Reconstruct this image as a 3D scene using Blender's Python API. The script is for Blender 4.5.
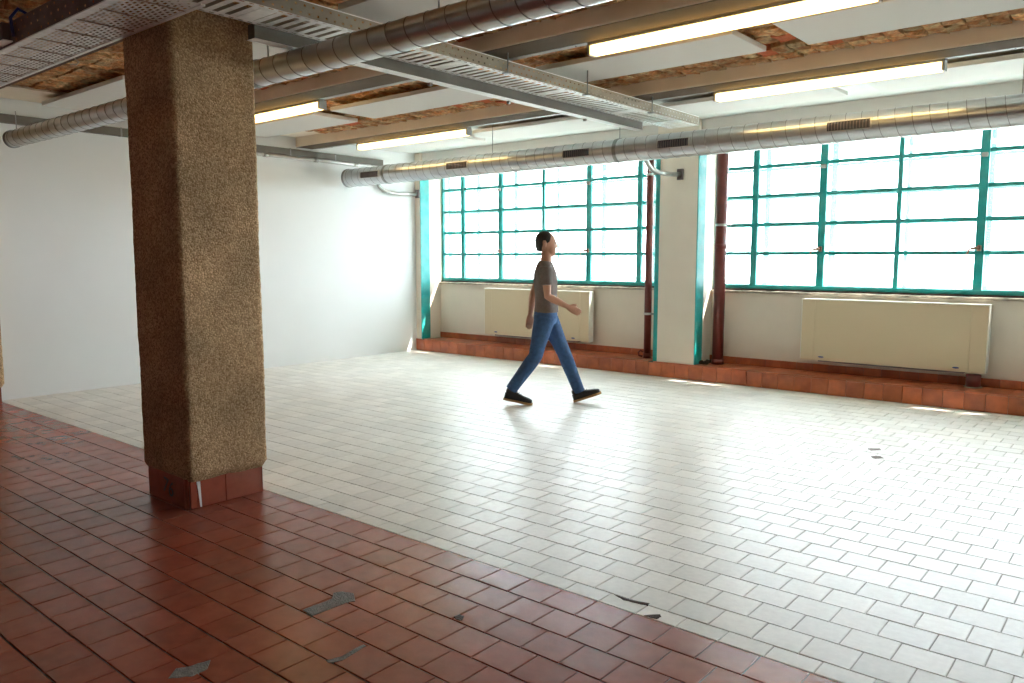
import bpy, bmesh, math, random
from mathutils import Vector, Matrix, noise
random.seed(7)
sc = bpy.context.scene
col = sc.collection
for o in list(bpy.data.objects):
    bpy.data.objects.remove(o)

# ------------------------------------------------------------------ camera
W_, H_, FPX = 1024., 683., 787.
PITCH = math.atan(84.5 / 787.); YAW = math.radians(40.04); CAMH = 1.5
cd = bpy.data.cameras.new('camera'); cam = bpy.data.objects.new('camera', cd); col.objects.link(cam)
cd.sensor_width = 36; cd.lens = FPX / W_ * 36; cd.clip_start = .05; cd.clip_end = 500
cam.location = (0, 0, CAMH); cam.rotation_euler = (math.pi / 2 - PITCH, 0, YAW)
sc.camera = cam

# ------------------------------------------------------------------ world, sun, exposure
SKY, SUN = 11.0, 20.0
wd = bpy.data.worlds.new('world'); sc.world = wd; wd.use_nodes = True
bg = wd.node_tree.nodes['Background']
bg.inputs[0].default_value = (.81, .92, 1, 1); bg.inputs[1].default_value = SKY
sl = bpy.data.lights.new('sun', 'SUN'); sl.energy = SUN; sl.angle = .009; sl.color = (1, .94, .84)
sun = bpy.data.objects.new('sun', sl); col.objects.link(sun)
SUND = Vector((-1.2, -1.0, -2.0)).normalized()
sun.rotation_euler = SUND.to_track_quat('-Z', 'Y').to_euler(); sun.location = (12, 22, 18)
vs = sc.view_settings
vs.view_transform = 'Standard'; vs.look = 'None'; vs.gamma = 1; vs.use_curve_mapping = False; vs.exposure = 1.2
for x0 in (-9.31, -4.44, .43):        # light portals in the three window openings (sampling only)
    pl = bpy.data.lights.new('portal', 'AREA'); pl.shape = 'RECTANGLE'; pl.size = 4.31; pl.size_y = 1.85
    pl.cycles.is_portal = True
    po = bpy.data.objects.new('portal', pl); col.objects.link(po)
    po.location = (x0 + 2.155, 9.72, 2.05); po.rotation_euler = (-math.pi / 2, 0, 0)

# ------------------------------------------------------------------ materials
def mat(name, base=(.8, .8, .8), rough=.5, metal=0., tint=0., var=0., var_scale=6., bump=0., bump_scale=40.,
        mottle=None, mottle_scale=3., mottle_amt=.5, spec=.5, detail=6.):
    m = bpy.data.materials.new(name); m.use_nodes = True
    nt = m.node_tree; N = nt.nodes; L = nt.links; b = N['Principled BSDF']
    b.inputs['Roughness'].default_value = rough; b.inputs['Metallic'].default_value = metal
    b.inputs['Specular IOR Level'].default_value = spec
    tc = N.new('ShaderNodeTexCoord'); geo = N.new('ShaderNodeNewGeometry')
    c = N.new('ShaderNodeRGB'); c.outputs[0].default_value = (*base, 1); cur = c.outputs[0]
    if mottle:
        n = N.new('ShaderNodeTexNoise'); n.inputs['Scale'].default_value = mottle_scale; n.inputs['Detail'].default_value = detail
        L.new(geo.outputs['Position'], n.inputs['Vector'])
        r = N.new('ShaderNodeMapRange'); r.inputs[1].default_value = .42; r.inputs[2].default_value = .62
        r.inputs[4].default_value = mottle_amt; L.new(n.outputs[0], r.inputs[0])
        mx = N.new('ShaderNodeMix'); mx.data_type = 'RGBA'; mx.inputs[7].default_value = (*mottle, 1)
        L.new(r.outputs[0], mx.inputs[0]); L.new(cur, mx.inputs[6]); cur = mx.outputs[2]
    if var:
        n = N.new('ShaderNodeTexNoise'); n.inputs['Scale'].default_value = var_scale; n.inputs['Detail'].default_value = 8
        L.new(geo.outputs['Position'], n.inputs['Vector'])
        r = N.new('ShaderNodeMapRange'); r.inputs[1].default_value = .3; r.inputs[2].default_value = .7
        r.inputs[3].default_value = 1 - var; r.inputs[4].default_value = 1 + var; L.new(n.outputs[0], r.inputs[0])
        h = N.new('ShaderNodeHueSaturation'); L.new(r.outputs[0], h.inputs['Value']); L.new(cur, h.inputs['Color']); cur = h.outputs[0]
    if tint:
        a = N.new('ShaderNodeAttribute'); a.attribute_name = 'tint'
        r = N.new('ShaderNodeMapRange'); r.inputs[3].default_value = 1 - tint; r.inputs[4].default_value = 1 + tint
        L.new(a.outputs['Fac'], r.inputs[0])
        h = N.new('ShaderNodeHueSaturation'); L.new(r.outputs[0], h.inputs['Value']); L.new(cur, h.inputs['Color']); cur = h.outputs[0]
    L.new(cur, b.inputs['Base Color'])
    if bump:
        n = N.new('ShaderNodeTexNoise'); n.inputs['Scale'].default_value = bump_scale; n.inputs['Detail'].default_value = 4
        L.new(geo.outputs['Position'], n.inputs['Vector'])
        bp = N.new('ShaderNodeBump'); bp.inputs['Strength'].default_value = bump; bp.inputs['Distance'].default_value = .01
        L.new(n.outputs[0], bp.inputs['Height']); L.new(bp.outputs[0], b.inputs['Normal'])
    return m

def emit_mat(name, c, s):
    m = bpy.data.materials.new(name); m.use_nodes = True; nt = m.node_tree
    b = nt.nodes['Principled BSDF']; b.inputs['Base Color'].default_value = (.8, .8, .75, 1)
    b.inputs['Emission Color'].default_value = (*c, 1); b.inputs['Emission Strength'].default_value = s
    return m

def glass_mat(name, veil):
    m = bpy.data.materials.new(name); m.use_nodes = True; nt = m.node_tree; N = nt.nodes; L = nt.links
    N.remove(N['Principled BSDF']); out = N['Material Output']
    t = N.new('ShaderNodeBsdfTransparent'); t.inputs[0].default_value = (.98, .98, .98, 1)
    tr = N.new('ShaderNodeBsdfTranslucent'); tr.inputs[0].default_value = (.92, .95, .97, 1)
    g = N.new('ShaderNodeBsdfGlossy'); g.inputs['Roughness'].default_value = .02
    lw = N.new('ShaderNodeLayerWeight'); lw.inputs[0].default_value = .5      # Schlick reflectance of a thin pane
    pw_ = N.new('ShaderNodeMath'); pw_.operation = 'POWER'; pw_.inputs[1].default_value = 5; L.new(lw.outputs['Facing'], pw_.inputs[0])
    f = N.new('ShaderNodeMath'); f.operation = 'MULTIPLY_ADD'; f.inputs[1].default_value = .9; f.inputs[2].default_value = .04; L.new(pw_.outputs[0], f.inputs[0])
    a = N.new('ShaderNodeMixShader'); a.inputs[0].default_value = veil
    b = N.new('ShaderNodeMixShader')
    L.new(t.outputs[0], a.inputs[1]); L.new(tr.outputs[0], a.inputs[2])
    L.new(f.outputs[0], b.inputs[0]); L.new(a.outputs[0], b.inputs[1]); L.new(g.outputs[0], b.inputs[2])
    L.new(b.outputs[0], out.inputs[0])
    return m

M = dict(
    cream=mat('cream_tile', (.78, .745, .69), .38, spec=.45, tint=.08, mottle=(.71, .655, .57), mottle_scale=1.3, mottle_amt=.4, var=.05, var_scale=30, bump=.05, bump_scale=25),
    red=mat('red_tile', (.33, .07, .037), .27, spec=.6, tint=.11, mottle=(.26, .082, .05), mottle_scale=2.0, mottle_amt=.5, var=.12, var_scale=14, bump=.07, bump_scale=22),
    grout_c=mat('grout_light', (.46, .41, .35), .9, mottle=(.2, .15, .11), mottle_scale=2.5, mottle_amt=.8),
    grout_r=mat('grout_dark', (.10, .075, .06), .9, mottle=(.3, .27, .24), mottle_scale=3.5, mottle_amt=.5),
    mortar=mat('mortar', (.21, .175, .15), .95, var=.25, var_scale=40, bump=.5, bump_scale=120),
    hole=mat('dark_chip', (.06, .035, .025), .95, var=.3, bump=.5, bump_scale=90),
    plinth=mat('terracotta_tile', (.53, .15, .06), .35, tint=.16, var=.12, var_scale=12, mottle=(.30, .08, .045), mottle_scale=5, mottle_amt=.5),
    white=mat('white_wall', (.80, .80, .79), .85, var=.015, var_scale=1.5, bump=.04, bump_scale=60),
    plaster=mat('cream_plaster', (.81, .735, .625), .85, var=.03, var_scale=3, bump=.05, bump_scale=50),
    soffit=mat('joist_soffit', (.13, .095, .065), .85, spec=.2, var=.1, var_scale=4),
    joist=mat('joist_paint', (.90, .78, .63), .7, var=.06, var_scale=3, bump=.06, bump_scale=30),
    ceilwhite=mat('ceiling_paint', (.70, .68, .64), .9, var=.02),
    clay=mat('clay_block', (.48, .20, .07), .95, tint=.35, mottle=(.60, .43, .22), mottle_scale=9, mottle_amt=.85, var=.4, var_scale=30, bump=1., bump_scale=60),
    clayred=mat('clay_block_red', (.55, .13, .045), .9, tint=.2, var=.2, var_scale=30, bump=.6, bump_scale=60),
    mortar_ceil=mat('ceiling_mortar', (.20, .13, .085), .95, var=.4, var_scale=20, bump=1., bump_scale=70),
    panel=mat('acoustic_panel', (.66, .63, .59), .9, bump=.05, bump_scale=150),
    teal=mat('teal_paint', (.012, .36, .34), .45, var=.15, var_scale=8, mottle=(.16, .36, .33), mottle_scale=7, mottle_amt=.25),
    pipe_red=mat('oxide_red_paint', (.15, .026, .02), .4, var=.15, var_scale=10),
    galv=mat('galvanised_steel', (.62, .61, .58), .38, metal=1., var=.1, var_scale=9),
    galvd=mat('galvanised_steel_dull', (.38, .37, .34), .45, metal=.85, var=.12, var_scale=12),
    duct=mat('spiral_duct_steel', (.58, .59, .60), .30, metal=1., var=.07, var_scale=6),
    seam=mat('duct_seam', (.30, .30, .30), .45, metal=1.),
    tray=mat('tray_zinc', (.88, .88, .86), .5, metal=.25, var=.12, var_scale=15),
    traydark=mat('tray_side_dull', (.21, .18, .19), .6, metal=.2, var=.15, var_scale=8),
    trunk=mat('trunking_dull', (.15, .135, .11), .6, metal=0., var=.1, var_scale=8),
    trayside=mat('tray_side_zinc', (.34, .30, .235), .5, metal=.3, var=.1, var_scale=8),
    rib=mat('tray_rib_rust', (.36, .28, .22), .7, var=.2),
    rod=mat('steel_rod', (.30, .30, .29), .4, metal=1.),
    black=mat('black_plastic', (.03, .03, .035), .5),
    grille=mat('grille_dark', (.05, .05, .07), .45),
    rad=mat('radiator_cream', (.71, .585, .395), .45),
    radtop=mat('radiator_edge', (.85, .82, .74), .3),
    badge=mat('badge_blue', (.03, .07, .3), .4),
    stone=mat('sill_stone', (.42, .37, .30), .8, var=.35, var_scale=14, bump=.15),
    dark_gap=mat('sill_dark_joint', (.06, .05, .045), .9, var=.4, var_scale=20),  # dark uneven colour for the joint between sill and frame
    steel=mat('endcap_grey', (.42, .42, .41), .5),
    brass=mat('brass_handle', (.32, .17, .12), .35, metal=.8),
    ground=mat('outside_ground', (.24, .24, .22), .9, var=.1, var_scale=.2),
    skin=mat('skin', (.56, .29, .19), .5, var=.05, var_scale=20),
    hair=mat('hair', (.022, .016, .013), .55, bump=.6, bump_scale=160),
    shirt=mat('shirt_taupe', (.17, .135, .12), .9, var=.1, var_scale=25, bump=.15, bump_scale=40),
    jeans=mat('denim', (.045, .105, .235), .85, var=.18, var_scale=30, bump=.2, bump_scale=60),
    shoe=mat('shoe_black', (.018, .018, .02), .55),
    sole=mat('sole_tan', (.42, .24, .09), .7),
    lace=mat('lace_grey', (.12, .12, .13), .8),
    blue=mat('cable_blue', (.02, .05, .22), .5),
    cable=mat('cable_cream', (.6, .55, .42), .6),
    wallback=mat('rear_wall_paint', (.30, .27, .24), .9),
    lamp=emit_mat('lamp_diffuser', (1., .66, .22), 3.2),
    glass=glass_mat('window_glass', .06),
    eye=mat('eye_dark', (.02, .015, .012), .2),
)

# exposed-aggregate column material: fine pebbles
def column_mat():
    m = bpy.data.materials.new('exposed_aggregate'); m.use_nodes = True; nt = m.node_tree; N = nt.nodes; L = nt.links
    b = N['Principled BSDF']; b.inputs['Roughness'].default_value = .92
    g = N.new('ShaderNodeNewGeometry')
    v = N.new('ShaderNodeTexVoronoi'); v.inputs['Scale'].default_value = 110; L.new(g.outputs['Position'], v.inputs['Vector'])
    r = N.new('ShaderNodeValToRGB'); e = r.color_ramp.elements
    e[0].position = 0; e[0].color = (.29, .17, .08, 1); e[1].position = 1; e[1].color = (.62, .43, .245, 1)
    k = e.new(.45); k.color = (.42, .27, .135, 1)
    s = N.new('ShaderNodeSeparateColor'); L.new(v.outputs['Color'], s.inputs[0]); L.new(s.outputs[0], r.inputs[0])
    n = N.new('ShaderNodeTexNoise'); n.inputs['Scale'].default_value = 2.2; n.inputs['Detail'].default_value = 6; L.new(g.outputs['Position'], n.inputs['Vector'])
    mr = N.new('ShaderNodeMapRange'); mr.inputs[1].default_value = .3; mr.inputs[2].default_value = .7; mr.inputs[3].default_value = .75; mr.inputs[4].default_value = 1.25
    L.new(n.outputs[0], mr.inputs[0])
    h = N.new('ShaderNodeHueSaturation'); L.new(mr.outputs[0], h.inputs['Value']); L.new(r.outputs[0], h.inputs['Color'])
    L.new(h.outputs[0], b.inputs['Base Color'])
    bp = N.new('ShaderNodeBump'); bp.invert = True; bp.inputs['Strength'].default_value = 1.; bp.inputs['Distance'].default_value = .004
    L.new(v.outputs['Distance'], bp.inputs['Height']); L.new(bp.outputs[0], b.inputs['Normal'])
    return m
M['column'] = column_mat()

# ------------------------------------------------------------------ mesh helpers
class MB:
    def __init__(s): s.v = []; s.f = []; s.t = []
    def add(s, vs, fs, tint=None):
        n = len(s.v); s.v += [tuple(p) for p in vs]; s.f += [tuple(i + n for i in f) for f in fs]
        s.t += [tint if tint is not None else .5] * len(fs); return s
    def box(s, x0, x1, y0, y1, z0, z1, tint=None):
        vs = [(x0, y0, z0), (x1, y0, z0), (x1, y1, z0), (x0, y1, z0), (x0, y0, z1), (x1, y0, z1), (x1, y1, z1), (x0, y1, z1)]
        return s.add(vs, [(3, 2, 1, 0), (4, 5, 6, 7), (0, 1, 5, 4), (1, 2, 6, 5), (2, 3, 7, 6), (3, 0, 4, 7)], tint)
    def bbox(s, x0, x1, y0, y1, z0, z1, b=.004, tint=None):
        """box with chamfered edges"""
        bm = bmesh.new(); bmesh.ops.create_cube(bm, size=1)
        bmesh.ops.scale(bm, vec=(x1 - x0, y1 - y0, z1 - z0), verts=bm.verts)
        bmesh.ops.translate(bm, vec=((x0 + x1) / 2, (y0 + y1) / 2, (z0 + z1) / 2), verts=bm.verts)
        bmesh.ops.bevel(bm, geom=bm.edges[:], offset=b, segments=1, affect='EDGES')
        bm.verts.index_update()
        s.add([v.co[:] for v in bm.verts], [[v.index for v in f.verts] for f in bm.faces], tint); bm.free(); return s
    def loft(s, rings, cap=True, tint=None):
        n = len(rings[0]); vs = [p for r in rings for p in r]; fs = []
        for i in range(len(rings) - 1):
            for j in range(n):
                k = (j + 1) % n
                fs.append((i * n + j, i * n + k, (i + 1) * n + k, (i + 1) * n + j))
        if cap: fs += [tuple(range(n - 1, -1, -1)), tuple((len(rings) - 1) * n + j for j in range(n))]
        return s.add(vs, fs, tint)
    def tube(s, pts, r, n=12, cap=True):
        pts = [Vector(p) for p in pts]; rs = r if isinstance(r, (list, tuple)) else [r] * len(pts); rings = []
        up = None
        for i, p in enumerate(pts):
            t = (pts[min(i + 1, len(pts) - 1)] - pts[max(i - 1, 0)]).normalized()
            if up is None:
                up = Vector((0, 0, 1)) if abs(t.z) < .9 else Vector((1, 0, 0))
            a = up.cross(t).normalized(); b = t.cross(a).normalized(); up = b
            rings.append([p + rs[i] * (a * math.cos(2 * math.pi * k / n) + b * math.sin(2 * math.pi * k / n)) for k in range(n)])
        return s.loft(rings, cap)
    def mesh(s, name):
        me = bpy.data.meshes.new(name); me.from_pydata(s.v, [], s.f); me.update()
        at = me.attributes.new('tint', 'FLOAT', 'FACE'); at.data.foreach_set('value', s.t)
        return me
    def build(s, name, m, parent=None, smooth=False):
        return link(name, s.mesh(name), m, parent, smooth)
def link(name, me, m=None, parent=None, smooth=False):
    if m is not None and not me.materials: me.materials.append(M[m] if isinstance(m, str) else m)
    if smooth: me.polygons.foreach_set('use_smooth', [True] * len(me.polygons))
    o = bpy.data.objects.new(name, me); col.objects.link(o)
    if parent is not None:
        o.parent = parent; o.matrix_parent_inverse = Matrix.Translation(parent.location).inverted()
    return o
def empty(name, loc=(0, 0, 0)):
    o = bpy.data.objects.new(name, None); o.location = loc; o.empty_display_size = .1; col.objects.link(o); return o
def tag(o, label=None, cat=None, group=None, kind=None):
    if label: o['label'] = label
    if cat: o['category'] = cat
    if group: o['group'] = group
    if kind: o['kind'] = kind
    return o
def smooth_angle(o, ang=40):
    me = o.data; me.polygons.foreach_set('use_smooth', [True] * len(me.polygons))
    try: me.set_sharp_from_angle(angle=math.radians(ang))
    except Exception: pass
def project(p):
    F = Vector((-math.sin(YAW) * math.cos(PITCH), math.cos(YAW) * math.cos(PITCH), -math.sin(PITCH)))
    R = Vector((math.cos(YAW), math.sin(YAW), 0)); U = R.cross(F)
    v = Vector(p) - Vector((0, 0, CAMH)); z = v.dot(F)
    if z < .1: return None
    return (512 + FPX * v.dot(R) / z, 341.5 - FPX * v.dot(U) / z, z)

XW = -9.372                    # white wall face
XR, YB = 5.2, -5.5            # rear limits of the hall
ZC = 3.13                     # underside of slab

# ------------------------------------------------------------------ floor of tiles
def tile_rects(x0, x1, y0, y1, rows, px, xoff):
    """running bond; rows = list of row boundaries"""
    out = []
    for i in range(len(rows) - 1):
        a, b = max(rows[i], y0), min(rows[i + 1], y1)
        if b - a < .02: continue
        k = math.floor((x0 - xoff) / px) - 1; o = xoff + (px / 2 if i % 2 else 0)
        while o + k * px < x1:
            c, d = max(o + k * px, x0), min(o + (k + 1) * px, x1)
            if d - c > .02: out.append((c, d, a, b))
            k += 1
    return out
def tile_verts(w, d, g, b=.0025, h=.010):
    w = w / 2 - g * .75; d = d / 2 - g * 1.3
    vs = [(-w, -d, -h), (w, -d, -h), (w, d, -h), (-w, d, -h), (-w, -d, -b), (w, -d, -b), (w, d, -b), (-w, d, -b),
          (-w + b, -d + b, 0), (w - b, -d + b, 0), (w - b, d - b, 0), (-w + b, d - b, 0)]
    fs = [(8, 9, 10, 11)] + [(i, (i + 1) % 4, 4 + (i + 1) % 4, 4 + i) for i in range(4)] + [(4 + i, 4 + (i + 1) % 4, 8 + (i + 1) % 4, 8 + i) for i in range(4)]
    return vs, fs
def tiled_floor(parent, rects, m, gap, tiltamt, limit=300):
    scored = []
    for r in rects:
        pr = [project((x, y, 0)) for x in r[:2] for y in r[2:]]
        if any(p is None for p in pr): scored.append((0, r)); continue
        inside = sum(1 for p in pr if -5 < p[0] < 1029 and p[1] < 690)
        area = (max(p[0] for p in pr) - min(p[0] for p in pr)) * (max(p[1] for p in pr) - min(p[1] for p in pr))
        cx_, cy_ = sum(p[0] for p in pr) / 4, sum(p[1] for p in pr) / 4
        scored.append((area if inside >= 2 else 0, r))
    scored.sort(key=lambda q: -q[0])
    cache = {}; rest = MB()
    for n, (a, r) in enumerate(scored):
        w, d = r[1] - r[0], r[3] - r[2]; t = random.random(); c = Vector(((r[0] + r[1]) / 2, (r[2] + r[3]) / 2, -random.random() * .0012))
        rx, ry = random.gauss(0, tiltamt), random.gauss(0, tiltamt)
        if n < limit and a > 0:
            key = (round(w, 3), round(d, 3), int(t * 10))
            if key not in cache:
                mb = MB(); mb.add(*tile_verts(w, d, gap), tint=t); me = mb.mesh('tile'); me.materials.append(M[m]); cache[key] = me
            o = bpy.data.objects.new('tile', cache[key]); col.objects.link(o); o.parent = parent
            o.location = c; o.rotation_euler = (rx, ry, 0)
        else:
            vs, fs = tile_verts(w, d, gap)
            rest.add([(c.x + x, c.y + y, c.z + z + y * rx - x * ry) for x, y, z in vs], fs, t)
    o = rest.build('tile_field', m, parent); tag(o, kind='stuff')

YBND = 2.778
fc = MB().box(XW - .3, XR, YBND, 9.3, -.2, -.0045).build('floor', 'grout_c'); tag(fc, kind='structure')
rows = [YBND, 2.884]
while rows[-1] < 8.73: rows.append(rows[-1] + .1725)
cr = tile_rects(XW, XR, YBND, 8.73, rows, .1868, -1.0 + .0934)
tiled_floor(fc, cr, 'cream', .0014, .0035)
fr = MB().box(XW - 1.2, XR, YB, YBND, -.2, -.0045).build('floor', 'grout_r'); tag(fr, kind='structure')
rows = [YBND - .1795 * k for k in range(46)][::-1]
rr = tile_rects(XW - 1.2, XR, YB, YBND, rows, .185, -2.213 if (len(rows) - 1 - 5) % 2 == 0 else -2.213 - .0925)
tiled_floor(fr, rr, 'red', .0022, .003)
def patch(parent, pts, m, z=.0012):
    c = (sum(p[0] for p in pts) / len(pts), sum(p[1] for p in pts) / len(pts)); n = len(pts); P = []
    for i in range(n):
        a, b = pts[i], pts[(i + 1) % n]
        for t in (0, .33, .66):
            j = .006 * (random.random() - .5)
            P.append((a[0] + (b[0] - a[0]) * t + j, a[1] + (b[1] - a[1]) * t - j))
    k = len(P)
    vs = [(x, y, -.004) for x, y in P] + [(c[0] + (x - c[0]) * .96, c[1] + (y - c[1]) * .96, z) for x, y in P]
    mb = MB(); mb.add(vs, [(i, (i + 1) % k, k + (i + 1) % k, k + i) for i in range(k)] + [tuple(range(k, 2 * k))])
    mb.build('mortar_patch', m, parent)
patch(fr, [(-2.759, 1.887), (-2.676, 1.878), (-2.67, 2.047), (-2.653, 2.093), (-2.721, 2.138), (-2.781, 2.121), (-2.798, 2.083), (-2.753, 2.04)], 'mortar')
patch(fr, [(-2.658, 1.248), (-2.708, 1.305), (-2.681, 1.35), (-2.667, 1.422), (-2.616, 1.382), (-2.605, 1.32), (-2.631, 1.288)], 'mortar')
patch(fc, [(-1.617, 2.786), (-1.567, 2.838), (-1.553, 2.822), (-1.557, 2.793), (-1.579, 2.785)], 'hole')
patch(fc, [(-1.825, 2.878), (-1.738, 2.877), (-1.653, 2.901), (-1.649, 2.88), (-1.695, 2.866), (-1.762, 2.857)], 'hole')
patch(fr, [(-2.22, 2.261), (-2.216, 2.293), (-2.185, 2.29), (-2.17, 2.26), (-2.192, 2.247)], 'hole')
patch(fr, [(-2.334, 1.691), (-2.311, 1.744), (-2.322, 1.868), (-2.306, 1.866), (-2.283, 1.734), (-2.307, 1.686)], 'mortar')
patch(fc, [(-1.767, 6.452), (-1.687, 6.519), (-1.665, 6.467), (-1.724, 6.397)], 'mortar')
patch(fc, [(-1.674, 6.217), (-1.619, 6.264), (-1.582, 6.22), (-1.63, 6.152)], 'mortar')

# ------------------------------------------------------------------ walls
tag(MB().box(XW - .25, XW, 2.76, 9.33, -.05, ZC).build('wall_left', 'white'), kind='structure')
tag(MB().box(XW - 1.4, XW - 1.15, YB, 2.8, -.05, ZC).build('wall_side', 'wallback'), kind='structure')
tag(MB().box(XW - 1.4, XR + .25, YB - .25, YB, -.05, ZC).build('wall_back', 'wallback'), kind='structure')
tag(MB().box(XR, XR + .25, YB, 9.5, -.05, ZC).build('wall_right', 'wallback'), kind='structure')
PIERS = [(-9.42, -9.25), (-5.0, -4.44), (-.13, .43), (4.74, 5.2)]
YP, YS, YWN = 8.745, 9.18, 9.25
ww = MB().box(XW - .05, XR, YS, 9.62, 0, 1.065).build('wall_window', 'plaster'); tag(ww, kind='structure')
for a, b in PIERS:
    MB().bbox(max(a, XW), b, YP, 9.33, 0, ZC, .004).build('pier', 'plaster', ww)
    MB().box(a + .22 if a > -9.4 else a - .6, b - .22, 9.33, 9.75, 0, ZC).build('outer_pier', 'plaster', ww)
MB().box(XW, XR, 8.80, 9.75, 2.98, 3.45).build('lintel', 'ceilwhite', ww)
MB().box(XW - .3, XR + .3, 9.75, 10.19, 3.47, 3.62).build('sun_cutoff_slab', 'plaster', ww)  # unseen slab, added and sized to cut the sun to a strip
for a, b in PIERS[:3]:                                        # painted steel corner channels on the pier edges
    if a > -9.4: MB().bbox(a - .012, a + .045, YP - .006, YP + .10, .186, 2.99, .003).build('corner_angle', 'teal', ww)
    MB().bbox(b - .004, b + .008, YP - .004, YP + .19, .186, 2.99, .003).build('corner_angle', 'teal', ww)
# sill
sill = MB()
for a, b in ((-9.25, -5.0), (-4.44, -.13), (.43, 4.74)):
    s = MB().bbox(a, b, YS - .035, 9.62, 1.066, 1.094, .004).build('sill', 'stone', ww)
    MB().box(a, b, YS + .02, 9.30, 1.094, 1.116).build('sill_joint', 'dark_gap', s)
# plinth of terracotta tiles
pw = MB().box(XW, XR, 8.742, YS, 0, .178).build('trim_1', 'grout_r'); tag(pw, kind='structure')
cache = {}
x = XW + .004; i = 0
while x < 1.2:
    x1 = min(x + .187, XR)
    for (y0, y1, z0, z1) in ((8.728, 8.744, .001, .168), (8.730, 8.95, .169, .1855), (8.953, YS - .014, .170, .1845)):
        k = (round(y0, 3), random.randrange(6))
        if k not in cache:
            mb = MB(); mb.bbox(.0015, .1855, y0, y1, z0, z1, .003, random.random()); me = mb.mesh('tile'); me.materials.append(M['plinth']); cache[k] = me
        if y0 > 8.729 and any(a - .05 < x + .09 < b + .02 for a, b in PIERS): 
            if y0 > 8.9: continue
            continue
        o = bpy.data.objects.new('tile', cache[k]); col.objects.link(o); o.parent = pw; o.location = (x, random.gauss(0, .0008), 0)
    x = x1; i += 1
for a, b in PIERS[:3]:
    MB().box(max(a, XW), b, 8.733, YP + .001, .168, .1855).build('cap_strip', 'plinth', pw)
bbw = MB().box(XW, XR, YS - .008, YS, .178, .268).build('baseboard_window', 'grout_r'); tag(bbw, kind='structure')
x = XW + .05; cache = []
for k in range(6):
    mb = MB(); mb.bbox(.0015, .1855, YS - .014, YS - .002, .186, .272, .0025, random.random()); me = mb.mesh('tile'); me.materials.append(M['plinth']); cache.append(me)
while x < 1.2:
    o = bpy.data.objects.new('tile', random.choice(cache)); col.objects.link(o); o.parent = bbw; o.location = (x, 0, 0); x += .187
# ground outside, far below
tag(MB().box(-140, 140, 10.6, 260, -5.2, -5).build('ground', 'ground'), kind='structure')

# ------------------------------------------------------------------ windows
ROWS = [1.16, 1.543, 1.886, 2.222, 2.571, 2.925]
def window(n, a, b, mull):
    w = empty('window_%d' % n, ((a + b) / 2, YWN, 1.115)); tag(w, kind='structure')
    y0, y1 = YWN - .02, YWN + .03
    fr = MB()
    fr.bbox(a, b, y0 - .01, y1, 1.115, 1.165, .004); fr.bbox(a, b, y0 - .01, y1, 2.925, 2.985, .004)
    fr.bbox(a, a + .04, y0 - .01, y1, 1.16, 2.93, .004); fr.bbox(b - .04, b, y0 - .01, y1, 1.16, 2.93, .004)
    fr.build('frame', 'teal', w)
    ws = [.038, .042, .024, .042, .038]
    for x, h in zip(mull, ws):
        MB().bbox(x - h, x + h, y0 - (.008 if h > .03 else 0), y1, 1.16, 2.93, .005).build('mullion', 'teal', w)
    for z in ROWS[1:-1]:
        MB().bbox(a + .04, b - .04, y0 + .008, y1 - .004, z - .021, z + .021, .004).build('glazing_bar', 'teal', w)
    xs = [a + .04] + list(mull) + [b - .04]
    for i in range(6):
        for j in range(5):
            MB().box(xs[i], xs[i + 1], YWN + .004, YWN + .008, ROWS[j], ROWS[j + 1]).build('pane', 'glass', w)
    # sash stays and handles
    for k in (1, 3):
        x = mull[k]
        hd = MB().bbox(x - .02, x + .02, y0 - .035, y0 - .006, 1.56, 1.62, .006).build('handle', 'brass', w)
        mb = MB(); mb.tube([(x - .005, y0 - .03, 1.595), (x - .045, y0 - .05, 1.59), (x - .085, y0 - .06, 1.575), (x - .10, y0 - .06, 1.52)], [.013, .014, .010, .007], 8)
        mb.build('lever', 'brass', hd, True)
        MB().bbox(x - .03, x + .03, y0 - .03, y0 - .006, 2.50, 2.545, .006).build('hinge', 'steel', w)
    # outer leaf of the double window
    Y2 = 9.60; fo = MB()
    A, B_ = a - .22, b + .22; fo.box(A, B_, Y2, Y2 + .05, 1.10, 1.165); fo.box(A, B_, Y2, Y2 + .05, 2.925, 2.985); fo.box(A, A + .04, Y2, Y2 + .05, 1.16, 2.93); fo.box(B_ - .04, B_, Y2, Y2 + .05, 1.16, 2.93)
    of = fo.build('outer_frame', 'teal', w)
    for x, h in zip(mull, ws):
        MB().bbox(x - h * .8, x + h * .8, Y2, Y2 + .04, 1.16, 2.93, .004).build('outer_mullion', 'teal', w)
    for z in ROWS[1:-1]:
        MB().bbox(A + .04, B_ - .04, Y2 + .005, Y2 + .035, z - .015, z + .015, .003).build('outer_glazing_bar', 'teal', w)
    for i in range(6):
        MB().box(xs[i] if i else A + .04, xs[i + 1] if i < 5 else B_ - .04, Y2 + .018, Y2 + .022, 1.16, 2.93).build('outer_pane', 'glass', w)
window(1, -9.25, -5.0, [-8.788, -7.994, -7.165, -6.350, -5.533])
window(2, -4.44, -.13, [-3.932, -3.135, -2.328, -1.545, -.73])
window(3, .43, 4.74, [.94, 1.735, 2.54, 3.325, 4.14])

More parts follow.
